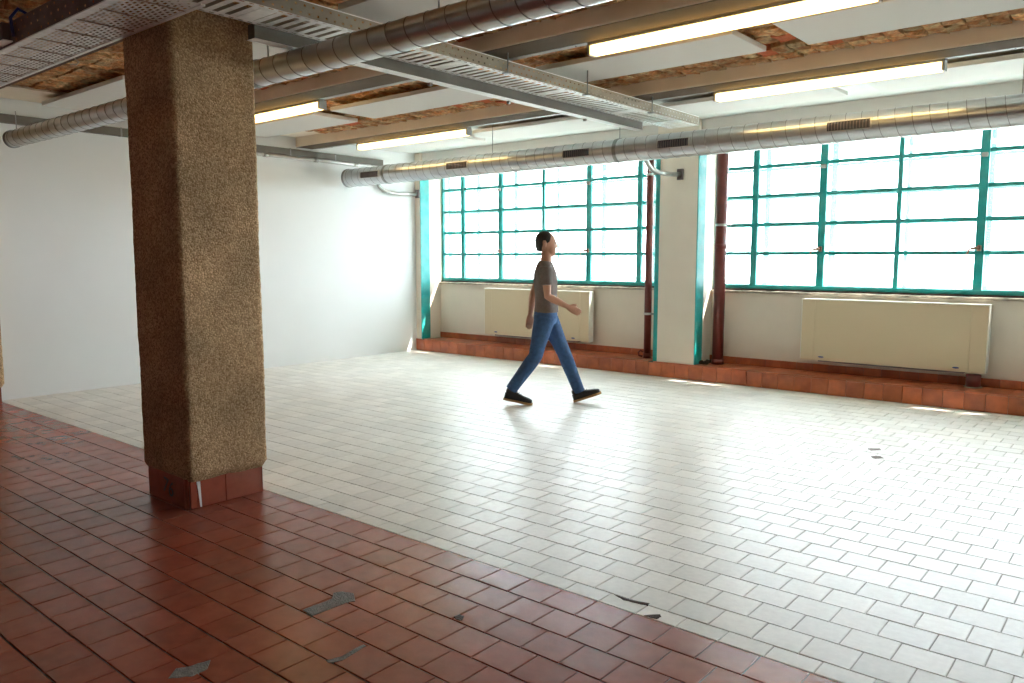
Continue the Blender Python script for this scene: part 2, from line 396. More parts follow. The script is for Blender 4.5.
# ------------------------------------------------------------------ ceiling: joists, clay infill, plaster
JY = [2.34 - 2.1 * k for k in range(3, 0, -1)] + [2.34, 4.44, 6.54]
def ceiling_bay(y0, y1, kind, xa=None):
    c = MB().box(XW - 1.3, XR, y0, y1, ZC + (.05 if kind == 'clay' else 0), ZC + .3).build('ceiling', 'mortar_ceil' if kind == 'clay' else 'ceilwhite')
    tag(c, kind='structure')
    return c
def clay_rows(c, ya, yb, x0, x1, solo_rows):
    n = int(round((yb - ya) / .205)); d = (yb - ya) / n
    variants = []
    for k in range(10):
        variants.append(clay_block_mesh(.122, d - .012, k))
    rest = MB()
    for r in range(n):
        x = x0 + random.random() * .03; y = ya + r * d + .006
        while x < x1:
            k = random.randrange(10); z = random.uniform(-.024, -.010) if r in (0, n - 1, n - 2) else random.uniform(.010, .030)
            if r in solo_rows and project((x, y, ZC)) and -20 < project((x, y, ZC))[0] < 1044:
                o = bpy.data.objects.new('clay_block', variants[k]); col.objects.link(o); o.parent = c; o.location = (x, y, ZC + z)
            else:
                me = variants[k]
                rest.add([(v.co.x + x, v.co.y + y, v.co.z + ZC + z) for v in me.vertices], [tuple(p.vertices) for p in me.polygons], random.random())
            x += .128 + random.random() * .006
    if rest.v: tag(rest.build('clay_block_field', 'clay', c), kind='stuff')
def clay_block_mesh(w, d, k):
    nx, ny = 2, 4; vs = []; fs = []
    rnd = random.Random(k)
    for j in range(ny + 1):
        for i in range(nx + 1):
            e = .012 if i in (0, nx) or j in (0, ny) else 0
            vs.append((w * i / nx + rnd.uniform(-.006, .006), d * j / ny + rnd.uniform(-.008, .008), -.012 + e + rnd.uniform(-.010, .010)))
    for j in range(ny):
        for i in range(nx):
            a = j * (nx + 1) + i; fs.append((a, a + nx + 1, a + nx + 2, a + 1))
    n = len(vs); loop = [i for i in range(nx + 1)] + [(j + 1) * (nx + 1) - 1 for j in range(1, ny + 1)] + [ny * (nx + 1) + i for i in range(nx - 1, -1, -1)] + [j * (nx + 1) for j in range(ny - 1, 0, -1)]
    for q in loop: vs.append((vs[q][0], vs[q][1], .06))
    m = len(loop)
    for i in range(m): fs.append((loop[i], loop[(i + 1) % m], n + (i + 1) % m, n + i))
    mb = MB(); mb.add(vs, fs, rnd.random()); me = mb.mesh('clay_block'); me.materials.append(M['clayred' if k == 3 else 'clay']); return me
XCL = -8.72
bays = []
for i in range(len(JY)):
    y0 = JY[i] + .27; y1 = JY[i + 1] if i + 1 < len(JY) else 8.80
    kind = 'clay' if i + 1 < len(JY) else 'plain'
    c = ceiling_bay(y0, y1, kind)
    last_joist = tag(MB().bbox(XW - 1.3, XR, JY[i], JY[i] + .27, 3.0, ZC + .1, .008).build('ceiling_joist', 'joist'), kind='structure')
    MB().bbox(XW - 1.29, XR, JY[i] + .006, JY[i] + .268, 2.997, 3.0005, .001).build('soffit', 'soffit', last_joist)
    if kind == 'clay':
        MB().box(XW - 1.3, XCL, y0, y1, ZC, ZC + .1).build('plaster_band', 'joist', c)
        if i == 4: clay_rows(c, y0, y1, XCL, XR, {6, 7, 8} if True else {})
        elif i == 3: clay_rows(c, y0, y1, XCL, XR, {6, 7, 8})
        elif i == 2: clay_rows(c, y0, y1, XCL, 1.0, {7, 8})
        else: clay_rows(c, y0, y1, XCL, 0.5, set())
c0 = MB().box(XW - 1.3, XR, YB, JY[0], ZC, ZC + .3).build('ceiling', 'ceilwhite'); tag(c0, kind='structure')

# ------------------------------------------------------------------ acoustic panels
def panel(x0, x1, y0, y1, label, z=3.05):
    e = empty('acoustic_panel', ((x0 + x1) / 2, (y0 + y1) / 2, z)); tag(e, label, 'ceiling panel', 'white acoustic panels under the ceiling')
    MB().bbox(x0, x1, y0, y1, z, z + .04, .003).build('slab', 'panel', e)
    for x in (x0 + .25, x1 - .25):
        MB().tube([(x, (y0 + y1) / 2, z + .038), (x, (y0 + y1) / 2, ZC - .012)], .012, 8).build('spacer', 'rod', e)
panel(-4.24, -2.49, 5.35, 5.96, 'white acoustic panel hanging right of the long cable tray, between the two lit joists')
panel(-2.18, -.40, 5.30, 5.98, 'white acoustic panel at upper right, running out of the right edge behind the front lamp')
panel(-7.03, -5.20, 5.35, 5.96, 'white acoustic panel just left of the long cable tray, between the two lit joists')
panel(-9.22, -7.35, 5.35, 5.98, 'white acoustic panel under the left front lamp, nearest the white wall in its bay')
panel(-9.05, -7.2, 3.25, 3.85, 'white acoustic panel above the spiral duct left of the column')
panel(-6.45, -4.55, 3.25, 3.85, 'white acoustic panel above the spiral duct, half hidden behind the column and trunking')
panel(-4.17, -2.40, 3.25, 3.85, 'white acoustic panel above the spiral duct right of the column, at the top edge')
panel(-4.30, -2.545, 7.45, 8.07, 'white acoustic panel above the window duct, behind the lamp at right')
panel(-2.245, -.45, 7.45, 8.07, 'white acoustic panel above the window duct at the right edge')
panel(-9.0, -7.25, 7.45, 8.07, 'white acoustic panel above the far left end of the window duct')
panel(-6.95, -5.15, 7.45, 8.07, 'white acoustic panel above the window duct, just left of the cable tray end')

# ------------------------------------------------------------------ lamps and rails
def lamp(x0, x1, y, label):
    e = empty('ceiling_lamp', ((x0 + x1) / 2, y, 3.0)); tag(e, label, 'lamp', 'strip lamps along the joists')
    MB().bbox(x0 + .02, x1 - .02, y + .012, y + .098, 2.915, 2.978, .008).build('diffuser', 'lamp', e)
    MB().bbox(x0, x1, y + .008, y + .102, 2.978, 3.0, .003).build('housing', 'steel', e)
    for a, b in ((x0, x0 + .02), (x1 - .02, x1)):
        MB().bbox(a, b, y + .008, y + .102, 2.912, 2.98, .003).build('end_cap', 'steel', e)
def rail(x0, x1, y, label):
    e = empty('lighting_rail', ((x0 + x1) / 2, y, 3.0)); tag(e, label, 'rail')
    MB().bbox(x0, x1, y + .02, y + .075, 3.002, 3.028, .003).build('channel', 'steel', e)
    x = x0 + .3
    while x < x1 - .2:
        MB().tube([(x, y + .047, 2.995), (x, y + .047, 3.004)], .008, 8).build('screw', 'rod', e); x += .8
Y1, Y2_ = 4.715, 6.815
lamp(-8.40, -6.38, Y1, 'lit strip lamp beside the column, on the front joist')
lamp(-3.28, -1.35, Y1, 'large lit strip lamp at the top of the picture, on the front joist')
lamp(-8.43, -6.42, Y2_, 'lit strip lamp on the rear joist above the left window')
lamp(-3.34, -1.45, Y2_, 'lit strip lamp on the rear joist above the right window')
rail(-9.3, 1.5, Y1, 'thin metal rail along the front joist carrying lamps')
rail(-9.3, 1.5, Y2_, 'thin metal rail along the rear joist carrying lamps')

# ------------------------------------------------------------------ columns
def column(x0, x1, y0, y1, label, mark=False):
    e = empty('column', ((x0 + x1) / 2, (y0 + y1) / 2, 0)); tag(e, label, 'column', 'rough concrete columns on red tiled bases')
    r = .035; ring = []
    def rr(x0, x1, y0, y1, r, st=.02):
        pts = []
        for (cx, cy, a0) in ((x1 - r, y0 + r, -90), (x1 - r, y1 - r, 0), (x0 + r, y1 - r, 90), (x0 + r, y0 + r, 180)):
            for k in range(7): 
                a = math.radians(a0 + 15 * k); pts.append((cx + r * math.cos(a), cy + r * math.sin(a)))
        out = []
        for i in range(len(pts)):
            a, b = Vector(pts[i]), Vector(pts[(i + 1) % len(pts)]); n = max(1, int((b - a).length / st))
            for k in range(n): out.append(a.lerp(b, k / n))
        return out
    base = rr(x0, x1, y0, y1, r); cx, cy = (x0 + x1) / 2, (y0 + y1) / 2
    rings = []; zs = [.168, .172, .185, .21] + [.23 + .02 * k for k in range(140)]
    zs = [z for z in zs if z < 3.0] + [3.01]
    for iz, z in enumerate(zs):
        ring = []
        for p in base:
            d = Vector((p.x - cx, p.y - cy)); 
            nv = noise.noise(Vector((p.x * 26, p.y * 26, z * 26))) * .0035 + noise.noise(Vector((p.x * 4, p.y * 4, z * 3))) * .006
            k = 1 + (nv - (.03 * max(0, 1 - (z - .168) / .04) if z < .21 else 0)) / d.length
            zz = z + (noise.noise(Vector((p.x * 9, p.y * 9, 5))) * .008 if iz < 2 else 0)
            ring.append((cx + d.x * k, cy + d.y * k, zz))
        rings.append(ring)
    MB().loft(rings).build('shaft', 'column', e, True)
    bx0, bx1, by0, by1 = x0 + .045, x1 - .03, y0 + .012, y1 - .03
    core = MB().box(bx0 + .012, bx1 - .012, by0 + .012, by1 - .012, 0, .20).build('base_core', 'grout_r', e)
    # red facing tiles
    w = (bx1 - bx0); 
    for a, b in ((bx0, bx1 - .055), (bx1 - .047, bx1 - .013)):
        o = MB().bbox(a, b, by0, by0 + .014, .002, .185, .003, .3).build('tile', 'red', e)
    ys = [by0 + .013, by0 + .055, by0 + .24, by1]
    for i in range(3):
        MB().bbox(bx1 - .014, bx1, ys[i] + (.001 if i else 0), ys[i + 1] - .001, .002, .185, .003, .6).build('tile', 'red', e)
    MB().bbox(bx0, bx1, by1 - .014, by1, .002, .185, .003, .4).build('tile', 'red', e)
    MB().bbox(bx0 - .001, bx0 + .013, by0 + .014, by1 - .014, .002, .185, .003, .4).build('tile', 'red', e)
    if mark:
        mb = MB(); mb.add([(bx1 + .001, by0 + .052, .185), (bx1 + .001, by0 + .074, .185), (bx1 + .001, by0 + .080, .004), (bx1 + .001, by0 + .070, .004),
                           (bx1 - .006, by0 + .052, .185), (bx1 - .006, by0 + .074, .185), (bx1 - .006, by0 + .080, .004), (bx1 - .006, by0 + .070, .004)],
                          [(0, 3, 2, 1), (0, 4, 7, 3), (1, 2, 6, 5), (0, 1, 5, 4), (3, 7, 6, 2)])
        mb.build('plaster_streak', 'white', e)
        cu = bpy.data.curves.new('number', 'FONT'); cu.body = '76'; cu.size = .135; cu.extrude = .0008; cu.align_x = 'CENTER'; cu.align_y = 'CENTER'
        ob = bpy.data.objects.new('t', cu); col.objects.link(ob)
        me = bpy.data.meshes.new_from_object(ob.evaluated_get(bpy.context.evaluated_depsgraph_get())); bpy.data.objects.remove(ob)
        me.transform(Matrix.Translation((-4.64, by0 - .0012, .093)) @ Matrix.Rotation(math.radians(90), 4, 'X') @ Matrix.Rotation(math.radians(-12), 4, 'Z'))
        link('stencilled_number', me, 'black', e)
column(-4.945, -4.365, 2.235, 2.775, 'thick brown rough concrete column standing on a red tiled base in the foreground', True)
column(-9.70, -9.11, 2.235, 2.765, 'second rough concrete column at the left edge where the white wall ends')

# ------------------------------------------------------------------ ducts
def helix(mb, x0, x1, y, z, R, pitch, h=.0035, w=.0035, n=26):
    turns = (x1 - x0) / pitch; N = int(turns * n); rings = []
    for i in range(N + 1):
        a = 2 * math.pi * i / n; x = x0 + pitch * i / n
        rings.append([(x + dx, y + (R + dr) * math.cos(a), z + (R + dr) * math.sin(a)) for dx, dr in ((-w, -.002), (-w * .6, h), (w * .6, h), (w, -.002))])
    mb.loft(rings)
def ring_tube(mb, x0, x1, y, z, R0, R1, n=40):
    rings = [[(x, y + r * math.cos(2 * math.pi * k / n), z + r * math.sin(2 * math.pi * k / n)) for k in range(n)] for x, r in ((x0, R0), (x0, R1), (x1, R1), (x1, R0))]
    mb.loft(rings, cap=False)
def duct(name, x0, x1, y, z, R, pitch, label, flanges, grilles, hang):
    e = empty(name, (x0, y, z)); tag(e, label, 'duct')
    n = 48; mb = MB()
    mb.loft([[(x, y + R * math.cos(2 * math.pi * k / n), z + R * math.sin(2 * math.pi * k / n)) for k in range(n)] for x in [x0 + (x1 - x0) * i / 8 for i in range(9)]])
    smooth_angle(mb.build('tube', 'duct', e))
    mb = MB(); helix(mb, x0 + .02, x1, y, z, R, pitch); mb.build('seam', 'seam', e, True)
    mb = MB(); ring_tube(mb, x0 - .005, x0 + .03, y, z, R - .002, R + .008); mb.build('end_collar', 'seam', e)
    for x in flanges:
        mb = MB(); ring_tube(mb, x - .02, x + .02, y, z, R - .001, R + .007); mb.build('clamp_ring', 'rod', e)
    for (a, b) in grilles:
        g = empty('grille'); g.parent = e; g.matrix_parent_inverse = Matrix.Translation(e.location).inverted()
        th0, th1 = math.radians(178 - 17), math.radians(178 + 17)
        def arc(xa, xb, t0, t1, r, dr, name, m, par):
            mb = MB(); rings = []
            for i in range(7):
                t = t0 + (t1 - t0) * i / 6
                rings.append([(xx, y + rr * math.cos(t), z + rr * math.sin(t)) for xx, rr in ((xa, r), (xb, r), (xb, r + dr), (xa, r + dr))])
            mb.loft(rings); return mb.build(name, m, par)
        fr = arc(a, b, th0, th1, R + .001, .003, 'backing', 'grille', e)
        bpy.data.objects.remove(g)
        for (xa, xb, t0, t1) in ((a - .012, a, th0, th1), (b, b + .012, th0, th1), (a - .012, b + .012, th0 - .06, th0), (a - .012, b + .012, th1, th1 + .06)):
            arc(xa, xb, t0, t1, R, .009, 'grille_frame', 'galv', fr)
        k = a + .012
        while k < b - .01:
            arc(k, k + .006, th0, th1, R + .003, .006, 'slat', 'traydark', fr); k += .026
    for x, zt in hang:
        MB().tube([(x, y, z + R), (x, y, zt)], .005, 8).build('hanger_rod', 'rod', e)
duct('ventilation_duct', -9.22, 2.5, 7.31, 2.628, .124, .132, 'spiral metal ventilation duct with small dark grilles in front of the windows',
     [-4.64, -8.35], [(-8.80, -8.43), (-7.12, -6.76), (-5.30, -4.95), (-4.11, -3.77), (-2.43, -2.07)], [(-6.45, 3.13), (-4.64, 3.13), (-1.0, 3.13)])
duct('ventilation_duct', -9.12, 1.0, 2.985, 2.688, .082, .15, 'spiral metal duct passing behind the foreground column under the cable tray',
     [-4.68], [], [(-9.0, 2.95), (-4.55, 3.1), (-3.0, 3.1)])
# bent support arms from the piers to the window duct
for x, lab in ((-9.31, 'bent metal duct bracket at the corner by the white wall'), (-4.68, 'bent metal duct bracket on the pier between the windows')):
    e = empty('duct_bracket', (x, YP, 2.5)); tag(e, lab, 'bracket', 'bent brackets holding the window duct')
    pts = [(x, 7.90, 2.80), (x, 7.90, 2.72), (x, 7.91, 2.63), (x, 7.96, 2.56), (x, 8.05, 2.505), (x, 8.18, 2.48), (x, 8.35, 2.475), (x, YP - .02, 2.49)]
    MB().tube(pts, .028, 12).build('arm', 'galvd', e, True)
    MB().tube([(x, 7.445, 2.66), (x, 7.90, 2.66)], .02, 12).build('stay', 'galvd', e, True)
    if x < -9: x += .01
    MB().bbox(x - .035, x + .045, YP - .03, YP, 2.43, 2.56, .004).build('wall_plate', 'traydark', e)

# ------------------------------------------------------------------ cable trays
def perforated(mb, u0, u1, v0, v1, pu, pv, slot_u, slot_v, put, stagger=True):
    """lattice plate with real slots; put(u,v) -> point"""
    nu = max(1, round((u1 - u0) / pu)); nv = max(1, round((v1 - v0) / pv))
    pu = (u1 - u0) / nu; pv = (v1 - v0) / nv
    def quad(a, b, c, d): mb.add([put(a, c), put(b, c), put(b, d), put(a, d)], [(0, 1, 2, 3)])
    for j in range(nv):
        vb = v0 + j * pv; s0 = vb + (pv - slot_v) / 2; s1 = s0 + slot_v
        quad(u0, u1, vb, s0); quad(u0, u1, s1, vb + pv)
        off = pu / 2 if (stagger and j % 2) else 0; prev = u0
        for i in range(nu):
            a = u0 + i * pu + off + (pu - slot_u) / 2; b = a + slot_u
            if b > u1: break
            quad(prev, a, s0, s1); prev = b
        quad(prev, u1, s0, s1)
ZA = 2.80
e = empty('cable_tray', (-6.5, 2.04, ZA)); tag(e, 'wide perforated cable tray crossing the top left corner in front of the column', 'cable tray')
TA0, TA1, TX0, TX1 = 1.862, 2.222, -9.6, -3.95
mb = MB(); perforated(mb, TX0, TX1, TA0 + .045, TA1 - .02, .0545, .0268, .030, .0125, lambda u, v: (u, v, ZA)); mb.build('perforated_plate', 'tray', e)
MB().bbox(TX0, TX1, TA0 - .004, TA0 + .045, ZA - .004, ZA + .003, .001).build('lip', 'tray', e)
MB().bbox(TX0, TX1, TA1 - .02, TA1 + .006, ZA - .006, ZA + .003, .001).build('lip', 'tray', e)
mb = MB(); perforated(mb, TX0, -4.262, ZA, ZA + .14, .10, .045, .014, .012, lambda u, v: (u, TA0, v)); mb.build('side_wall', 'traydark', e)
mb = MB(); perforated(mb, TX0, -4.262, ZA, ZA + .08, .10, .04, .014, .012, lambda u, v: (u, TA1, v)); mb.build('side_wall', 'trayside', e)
x = -9.4
while x < TX1:
    MB().box(x, x + .007, TA0 + .03, TA1 - .01, ZA - .006, ZA - .0005).build('rib', 'rib', e); x += .293
br = MB().bbox(-5.70, -5.60, TA0 - .05, TA0 - .004, ZA + .02, ZA + .13, .004).build('clip_bracket', 'traydark', e)
MB().bbox(-5.74, -5.56, TA0 - .06, TA0 - .004, ZA + .012, ZA + .02, .002).build('foot_plate', 'tray', br)
o = MB().tube([(-5.50, TA0 - .02, ZA + .03), (-5.50, TA0 - .03, ZA + .14), (-5.46, TA0 + .0, ZA + .19), (-5.42, TA0 + .06, ZA + .15)], .010, 8).build('cable', 'blue', None, True)
tag(o, 'short blue cable looping over the edge of the cable tray at top left', 'cable')
o = MB().tube([(-5.62, TA1 + .01, ZA - .003), (-5.60, TA1 + .03, ZA - .03), (-5.62, TA1 + .02, ZA - .045), (-5.66, TA1 - .0, ZA - .04)], .005, 8).build('cable_tie', 'cable', None, True)
tag(o, 'loose white cable tie hanging under the cable tray at top left', 'cable tie')

ZB = 2.86
TB0, TB1, TY0, TY1 = -4.245, -3.90, 1.55, 7.66
e = empty('cable_tray', (-4.07, 4.6, ZB)); tag(e, 'long slotted cable tray running from the column to the windows', 'cable tray')
mb = MB(); perforated(mb, TB0 + .035, TB1 - .035, TY0, TY1, .275, .075, .235, .034, lambda u, v: (u, v, ZB), False); mb.build('slotted_plate', 'tray', e)
mb = MB(); perforated(mb, TY0, TY1, TB0, TB0 + .035, .06, .035, .030, .012, lambda u, v: (v, u, ZB), False); mb.build('slotted_edge', 'tray', e)
mb = MB(); perforated(mb, TY0, TY1, TB1 - .035, TB1, .06, .035, .030, .012, lambda u, v: (v, u, ZB), False); mb.build('slotted_edge', 'tray', e)
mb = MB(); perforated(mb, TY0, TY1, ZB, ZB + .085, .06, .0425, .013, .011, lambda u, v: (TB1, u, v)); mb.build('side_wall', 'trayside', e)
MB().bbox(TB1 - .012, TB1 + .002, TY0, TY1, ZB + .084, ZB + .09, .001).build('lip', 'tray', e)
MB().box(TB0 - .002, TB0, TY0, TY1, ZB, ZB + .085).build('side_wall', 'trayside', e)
for k, y in enumerate((2.55, 4.1, 5.3, 6.45, 7.2)):
    MB().bbox(TB0 + .04, TB1 - .04, y, y + .10, ZB - .004, ZB + .001, .001).build('splice_plate', 'tray', e)
for y in (4.57, 6.67, 5.6):
    zt = 3.0 if y != 5.6 else 3.05
    MB().tube([(TB1 + .02, y, ZB - .005), (TB1 + .02, y, zt)], .006, 8).build('hanger_rod', 'rod', e)
    MB().bbox(TB1 - .02, TB1 + .04, y - .02, y + .02, ZB - .012, ZB - .003, .001).build('hanger_clip', 'rod', e)
e = empty('cable_trunking', (-4.29, 4.5, ZB)); tag(e, 'closed grey cable trunking clipped along the left side of the long cable tray', 'trunking')
MB().bbox(TB0 - .075, TB0 - .004, 2.70, 7.12, ZB - .076, ZB + .01, .002).build('body', 'trunk', e)
MB().bbox(TB0 - .088, TB0 - .050, 2.70, 7.12, ZB - .0785, ZB - .0755, .001).build('cover_strip', 'tray', e)
MB().bbox(TB0 - .044, TB0 - .002, 2.70, 7.12, ZB - .0785, ZB - .0755, .001).build('cover_strip', 'tray', e)
for y in (3.35, 4.2, 5.1, 6.2):
    c = MB().bbox(TB0 - .09, TB0 - .06, y - .012, y + .012, ZB - .10, ZB - .074, .002).build('clip', 'rod', e)

# trunking and conduit along the white wall
e = empty('wall_trunking', (XW, 5, 2.9)); tag(e, 'grey metal trunking running along the top of the white wall', 'trunking')
MB().bbox(XW, XW + .06, 2.80, 8.05, 2.872, 2.962, .003).build('body', 'trunk', e)
for y in (3.4, 4.15, 4.9, 5.65, 6.4, 7.15): MB().bbox(XW, XW + .064, y, y + .02, 2.868, 2.966, .002).build('joint_clip', 'rod', e)
e = empty('conduit_pipe', (XW + .09, 6, 2.85)); tag(e, 'thin shiny conduit pipe under the trunking on the white wall', 'pipe')
MB().tube([(XW + .035, 4.4, 2.848), (XW + .035, 7.4, 2.848), (XW + .035, 7.82, 2.852)], .024, 14).build('tube', 'galv', e, True)
for y in (5.2, 6.0, 6.8, 7.5): MB().tube([(XW + .035, y, 2.848), (XW + .035, y + .07, 2.848)], .029, 14).build('coupling', 'galvd', e, True)

# ------------------------------------------------------------------ radiators
def radiator(x0, x1, z0, z1, label):
    yf, yb = 9.0, 9.115; e = empty('radiator', ((x0 + x1) / 2, yb, z0)); tag(e, label, 'radiator', 'cream convector radiators under the windows')
    MB().bbox(x0 + .157, x1 - .157, yf, yb, z0 + .005, z1 - .0115, .003).build('front_panel', 'rad', e)
    for a, b in ((x0 + .0105, x0 + .1565), (x1 - .1565, x1 - .0105)):
        MB().bbox(a, b, yf + .001, yb, z0 + .004, z1 - .0115, .003).build('side_panel', 'rad', e)
    MB().bbox(x0, x0 + .011, yf + .004, yb, z0 + .004, z1 - .006, .004).build('end_cap', 'radtop', e)
    MB().bbox(x1 - .011, x1, yf + .004, yb, z0 + .004, z1 - .006, .004).build('end_cap', 'radtop', e)
    MB().bbox(x0, x1, yf - .002, yb, z1 - .0115, z1, .004).build('top_grille', 'radtop', e)
    MB().bbox(x0 + .2, x1 - .2, yf + .02, yb - .01, z0 - .012, z0 + .008, .002).build('bottom_grille', 'traydark', e)
    for x in (x0 + .24, x1 - .27):
        me = MB(); n = 16
        me.loft([[(x + .032 * math.cos(2 * math.pi * k / n), yy, z0 + .045 + .009 * math.sin(2 * math.pi * k / n)) for k in range(n)] for yy in (yf + .001, yf - .002)])
        me.build('badge', 'badge', e)
    for x in (x0 + .35, x1 - .35):
        MB().box(x, x + .05, yb, YS, z0 + .12, z1 - .12).build('wall_bracket', 'steel', e)
radiator(-8.125, -6.17, .318, 1.025, 'cream radiator under the left window, behind the walking person')
radiator(-3.245, -1.382, .332, 1.030, 'cream radiator under the right window')
# ------------------------------------------------------------------ red pipes
def pipe(x, y, r, label, clamps, z1=2.99):
    e = empty('red_pipe', (x, y, .186)); tag(e, label, 'pipe', 'dark red vertical pipes beside the windows')
    MB().tube([(x, y, .186), (x, y, z1)], r, 24).build('tube', 'pipe_red', e, True)
    MB().tube([(x, y, .186), (x, y, .25)], r * 1.12, 24).build('foot_sleeve', 'pipe_red', e, True)
    for z in clamps:
        MB().tube([(x, y, z - .014), (x, y, z + .014)], r + .007, 24).build('clamp', 'galv', e)
        MB().bbox(x + r, x + r + .05, y - .012, y + .012, z - .012, z + .012, .003).build('clamp_bolt', 'rod', e)
    return e
p1 = pipe(-5.235, 8.985, .046, 'thin dark red pipe standing at the right end of the left window', [.765, 2.55])
MB().tube([(-5.30, 8.975, .20), (-5.345, 8.965, .21), (-5.355, 8.965, .25), (-5.32, 8.965, .28), (-5.29, 8.97, .26)], .013, 8).build('drain_cock', 'pipe_red', p1, True)
p2 = pipe(-4.262, 9.02, .068, 'thick dark red pipe at the left end of the right window', [1.885])
MB().tube([(-4.262, 9.02, 1.60), (-4.262, 9.02, 1.66)], .073, 24).build('socket', 'pipe_red', p2, True)
e = empty('pipe_stub', (-1.495, 8.985, .186)); tag(e, 'short dark red pipe stub under the right end of the right radiator', 'pipe')
MB().tube([(-1.495, 9.045, .186), (-1.495, 9.045, .318)], .068, 24).build('tube', 'pipe_red', e, True)
MB().tube([(-1.495, 9.045, .186), (-1.495, 9.045, .196)], .085, 24).build('foot_flange', 'stone', e, True)
# dark rubble in the corner behind the thick pipe
o = MB()
for k in range(14):
    x = -4.41 + random.random() * .06; y = 8.83 + random.random() * .28; s = .012 + random.random() * .022
    rings = [[(x + s * rad * math.cos(a) * random.uniform(.8, 1.2), y + s * rad * math.sin(a), .186 + zz * s * 1.5) for a in [i * 1.047 for i in range(6)]] for rad, zz in ((1, 0), (1.1, .4), (.5, .9))]
    o.loft(rings)
o = o.build('debris', 'hole'); tag(o, 'small heap of dark debris behind the foot of the thick red pipe', 'debris', kind='stuff')

# ------------------------------------------------------------------ person walking
PB = Vector((-4.87, 6.33, 0)); PF = Vector((.787, .617, 0)).normalized(); PL = Vector((-PF.y, PF.x, 0))
def pp(u, v, z): return PB + PF * u + PL * v + Vector((0, 0, z))
def ell(c, du, dv, ax, n=20):
    """ellipse ring centred c=(u,v,z), radii du (in-plane 'a'), dv (lateral), normal along ax=(u,z) direction"""
    t = Vector((ax[0], ax[1])).normalized(); a = Vector((t.y, -t.x))      # a perpendicular to the axis in the u-z plane
    return [pp(c[0] + a.x * du * math.cos(th), c[1] + dv * math.sin(th), c[2] + a.y * du * math.cos(th)) for th in [2 * math.pi * k / n for k in range(n)]]
def limb(mb, pts, n=20):
    """pts: (u,v,z,ru,rv)"""
    rings = []
    for i, p in enumerate(pts):
        q0, q1 = pts[max(i - 1, 0)], pts[min(i + 1, len(pts) - 1)]
        ax = (q1[0] - q0[0], q1[2] - q0[2])
        if abs(ax[0]) + abs(ax[1]) < 1e-6: ax = (0, 1)
        rings.append(ell(p[:3], p[3], p[4], ax, n))
    mb.loft(rings)
def ball(mb, c, ru, rv, rz, n=14, tilt=0):
    rings = []
    for i in range(1, n):
        t = math.pi * i / n
        rings.append([pp(c[0] + ru * math.sin(t) * math.cos(a), c[1] + rv * math.sin(t) * math.sin(a), c[2] - rz * math.cos(t)) for a in [2 * math.pi * k / 18 for k in range(18)]])
    mb.loft(rings)
def remesh(o, vox, it=6):
    m = o.modifiers.new('r', 'REMESH'); m.mode = 'VOXEL'; m.voxel_size = vox; m.use_smooth_shade = True
    s = o.modifiers.new('s', 'SMOOTH'); s.iterations = it; s.factor = .5
person = empty('person', PB); tag(person, 'person in dark T-shirt, blue jeans and black shoes walking past the left radiator', 'person')
body = MB()
# head, profile toward +u
limb(body, [(-.005, 0, 1.39, .062, .068), (.0, 0, 1.46, .056, .058), (.006, 0, 1.53, .054, .055), (.01, 0, 1.57, .05, .05)])
ball(body, (.0, 0, 1.645, ), .098, .078, .108)
limb(body, [(.035, 0, 1.525, .035, .03), (.048, 0, 1.545, .05, .05), (.045, 0, 1.60, .06, .062), (.04, 0, 1.66, .062, .064)])
limb(body, [(.088, 0, 1.648, .010, .009), (.104, 0, 1.622, .014, .013), (.108, 0, 1.608, .013, .016), (.095, 0, 1.597, .010, .012)], 12)
limb(body, [(.086, 0, 1.572, .011, .022), (.088, 0, 1.560, .010, .024), (.082, 0, 1.548, .010, .018)], 12)
limb(body, [(.07, 0, 1.535, .018, .018), (.078, 0, 1.522, .014, .02), (.06, 0, 1.515, .014, .02)], 12)
for s in (-1, 1):
    limb(body, [(-.012, s * .074, 1.60, .010, .008), (-.016, s * .083, 1.625, .019, .009), (-.018, s * .086, 1.65, .022, .009), (-.016, s * .080, 1.667, .012, .008)], 12)
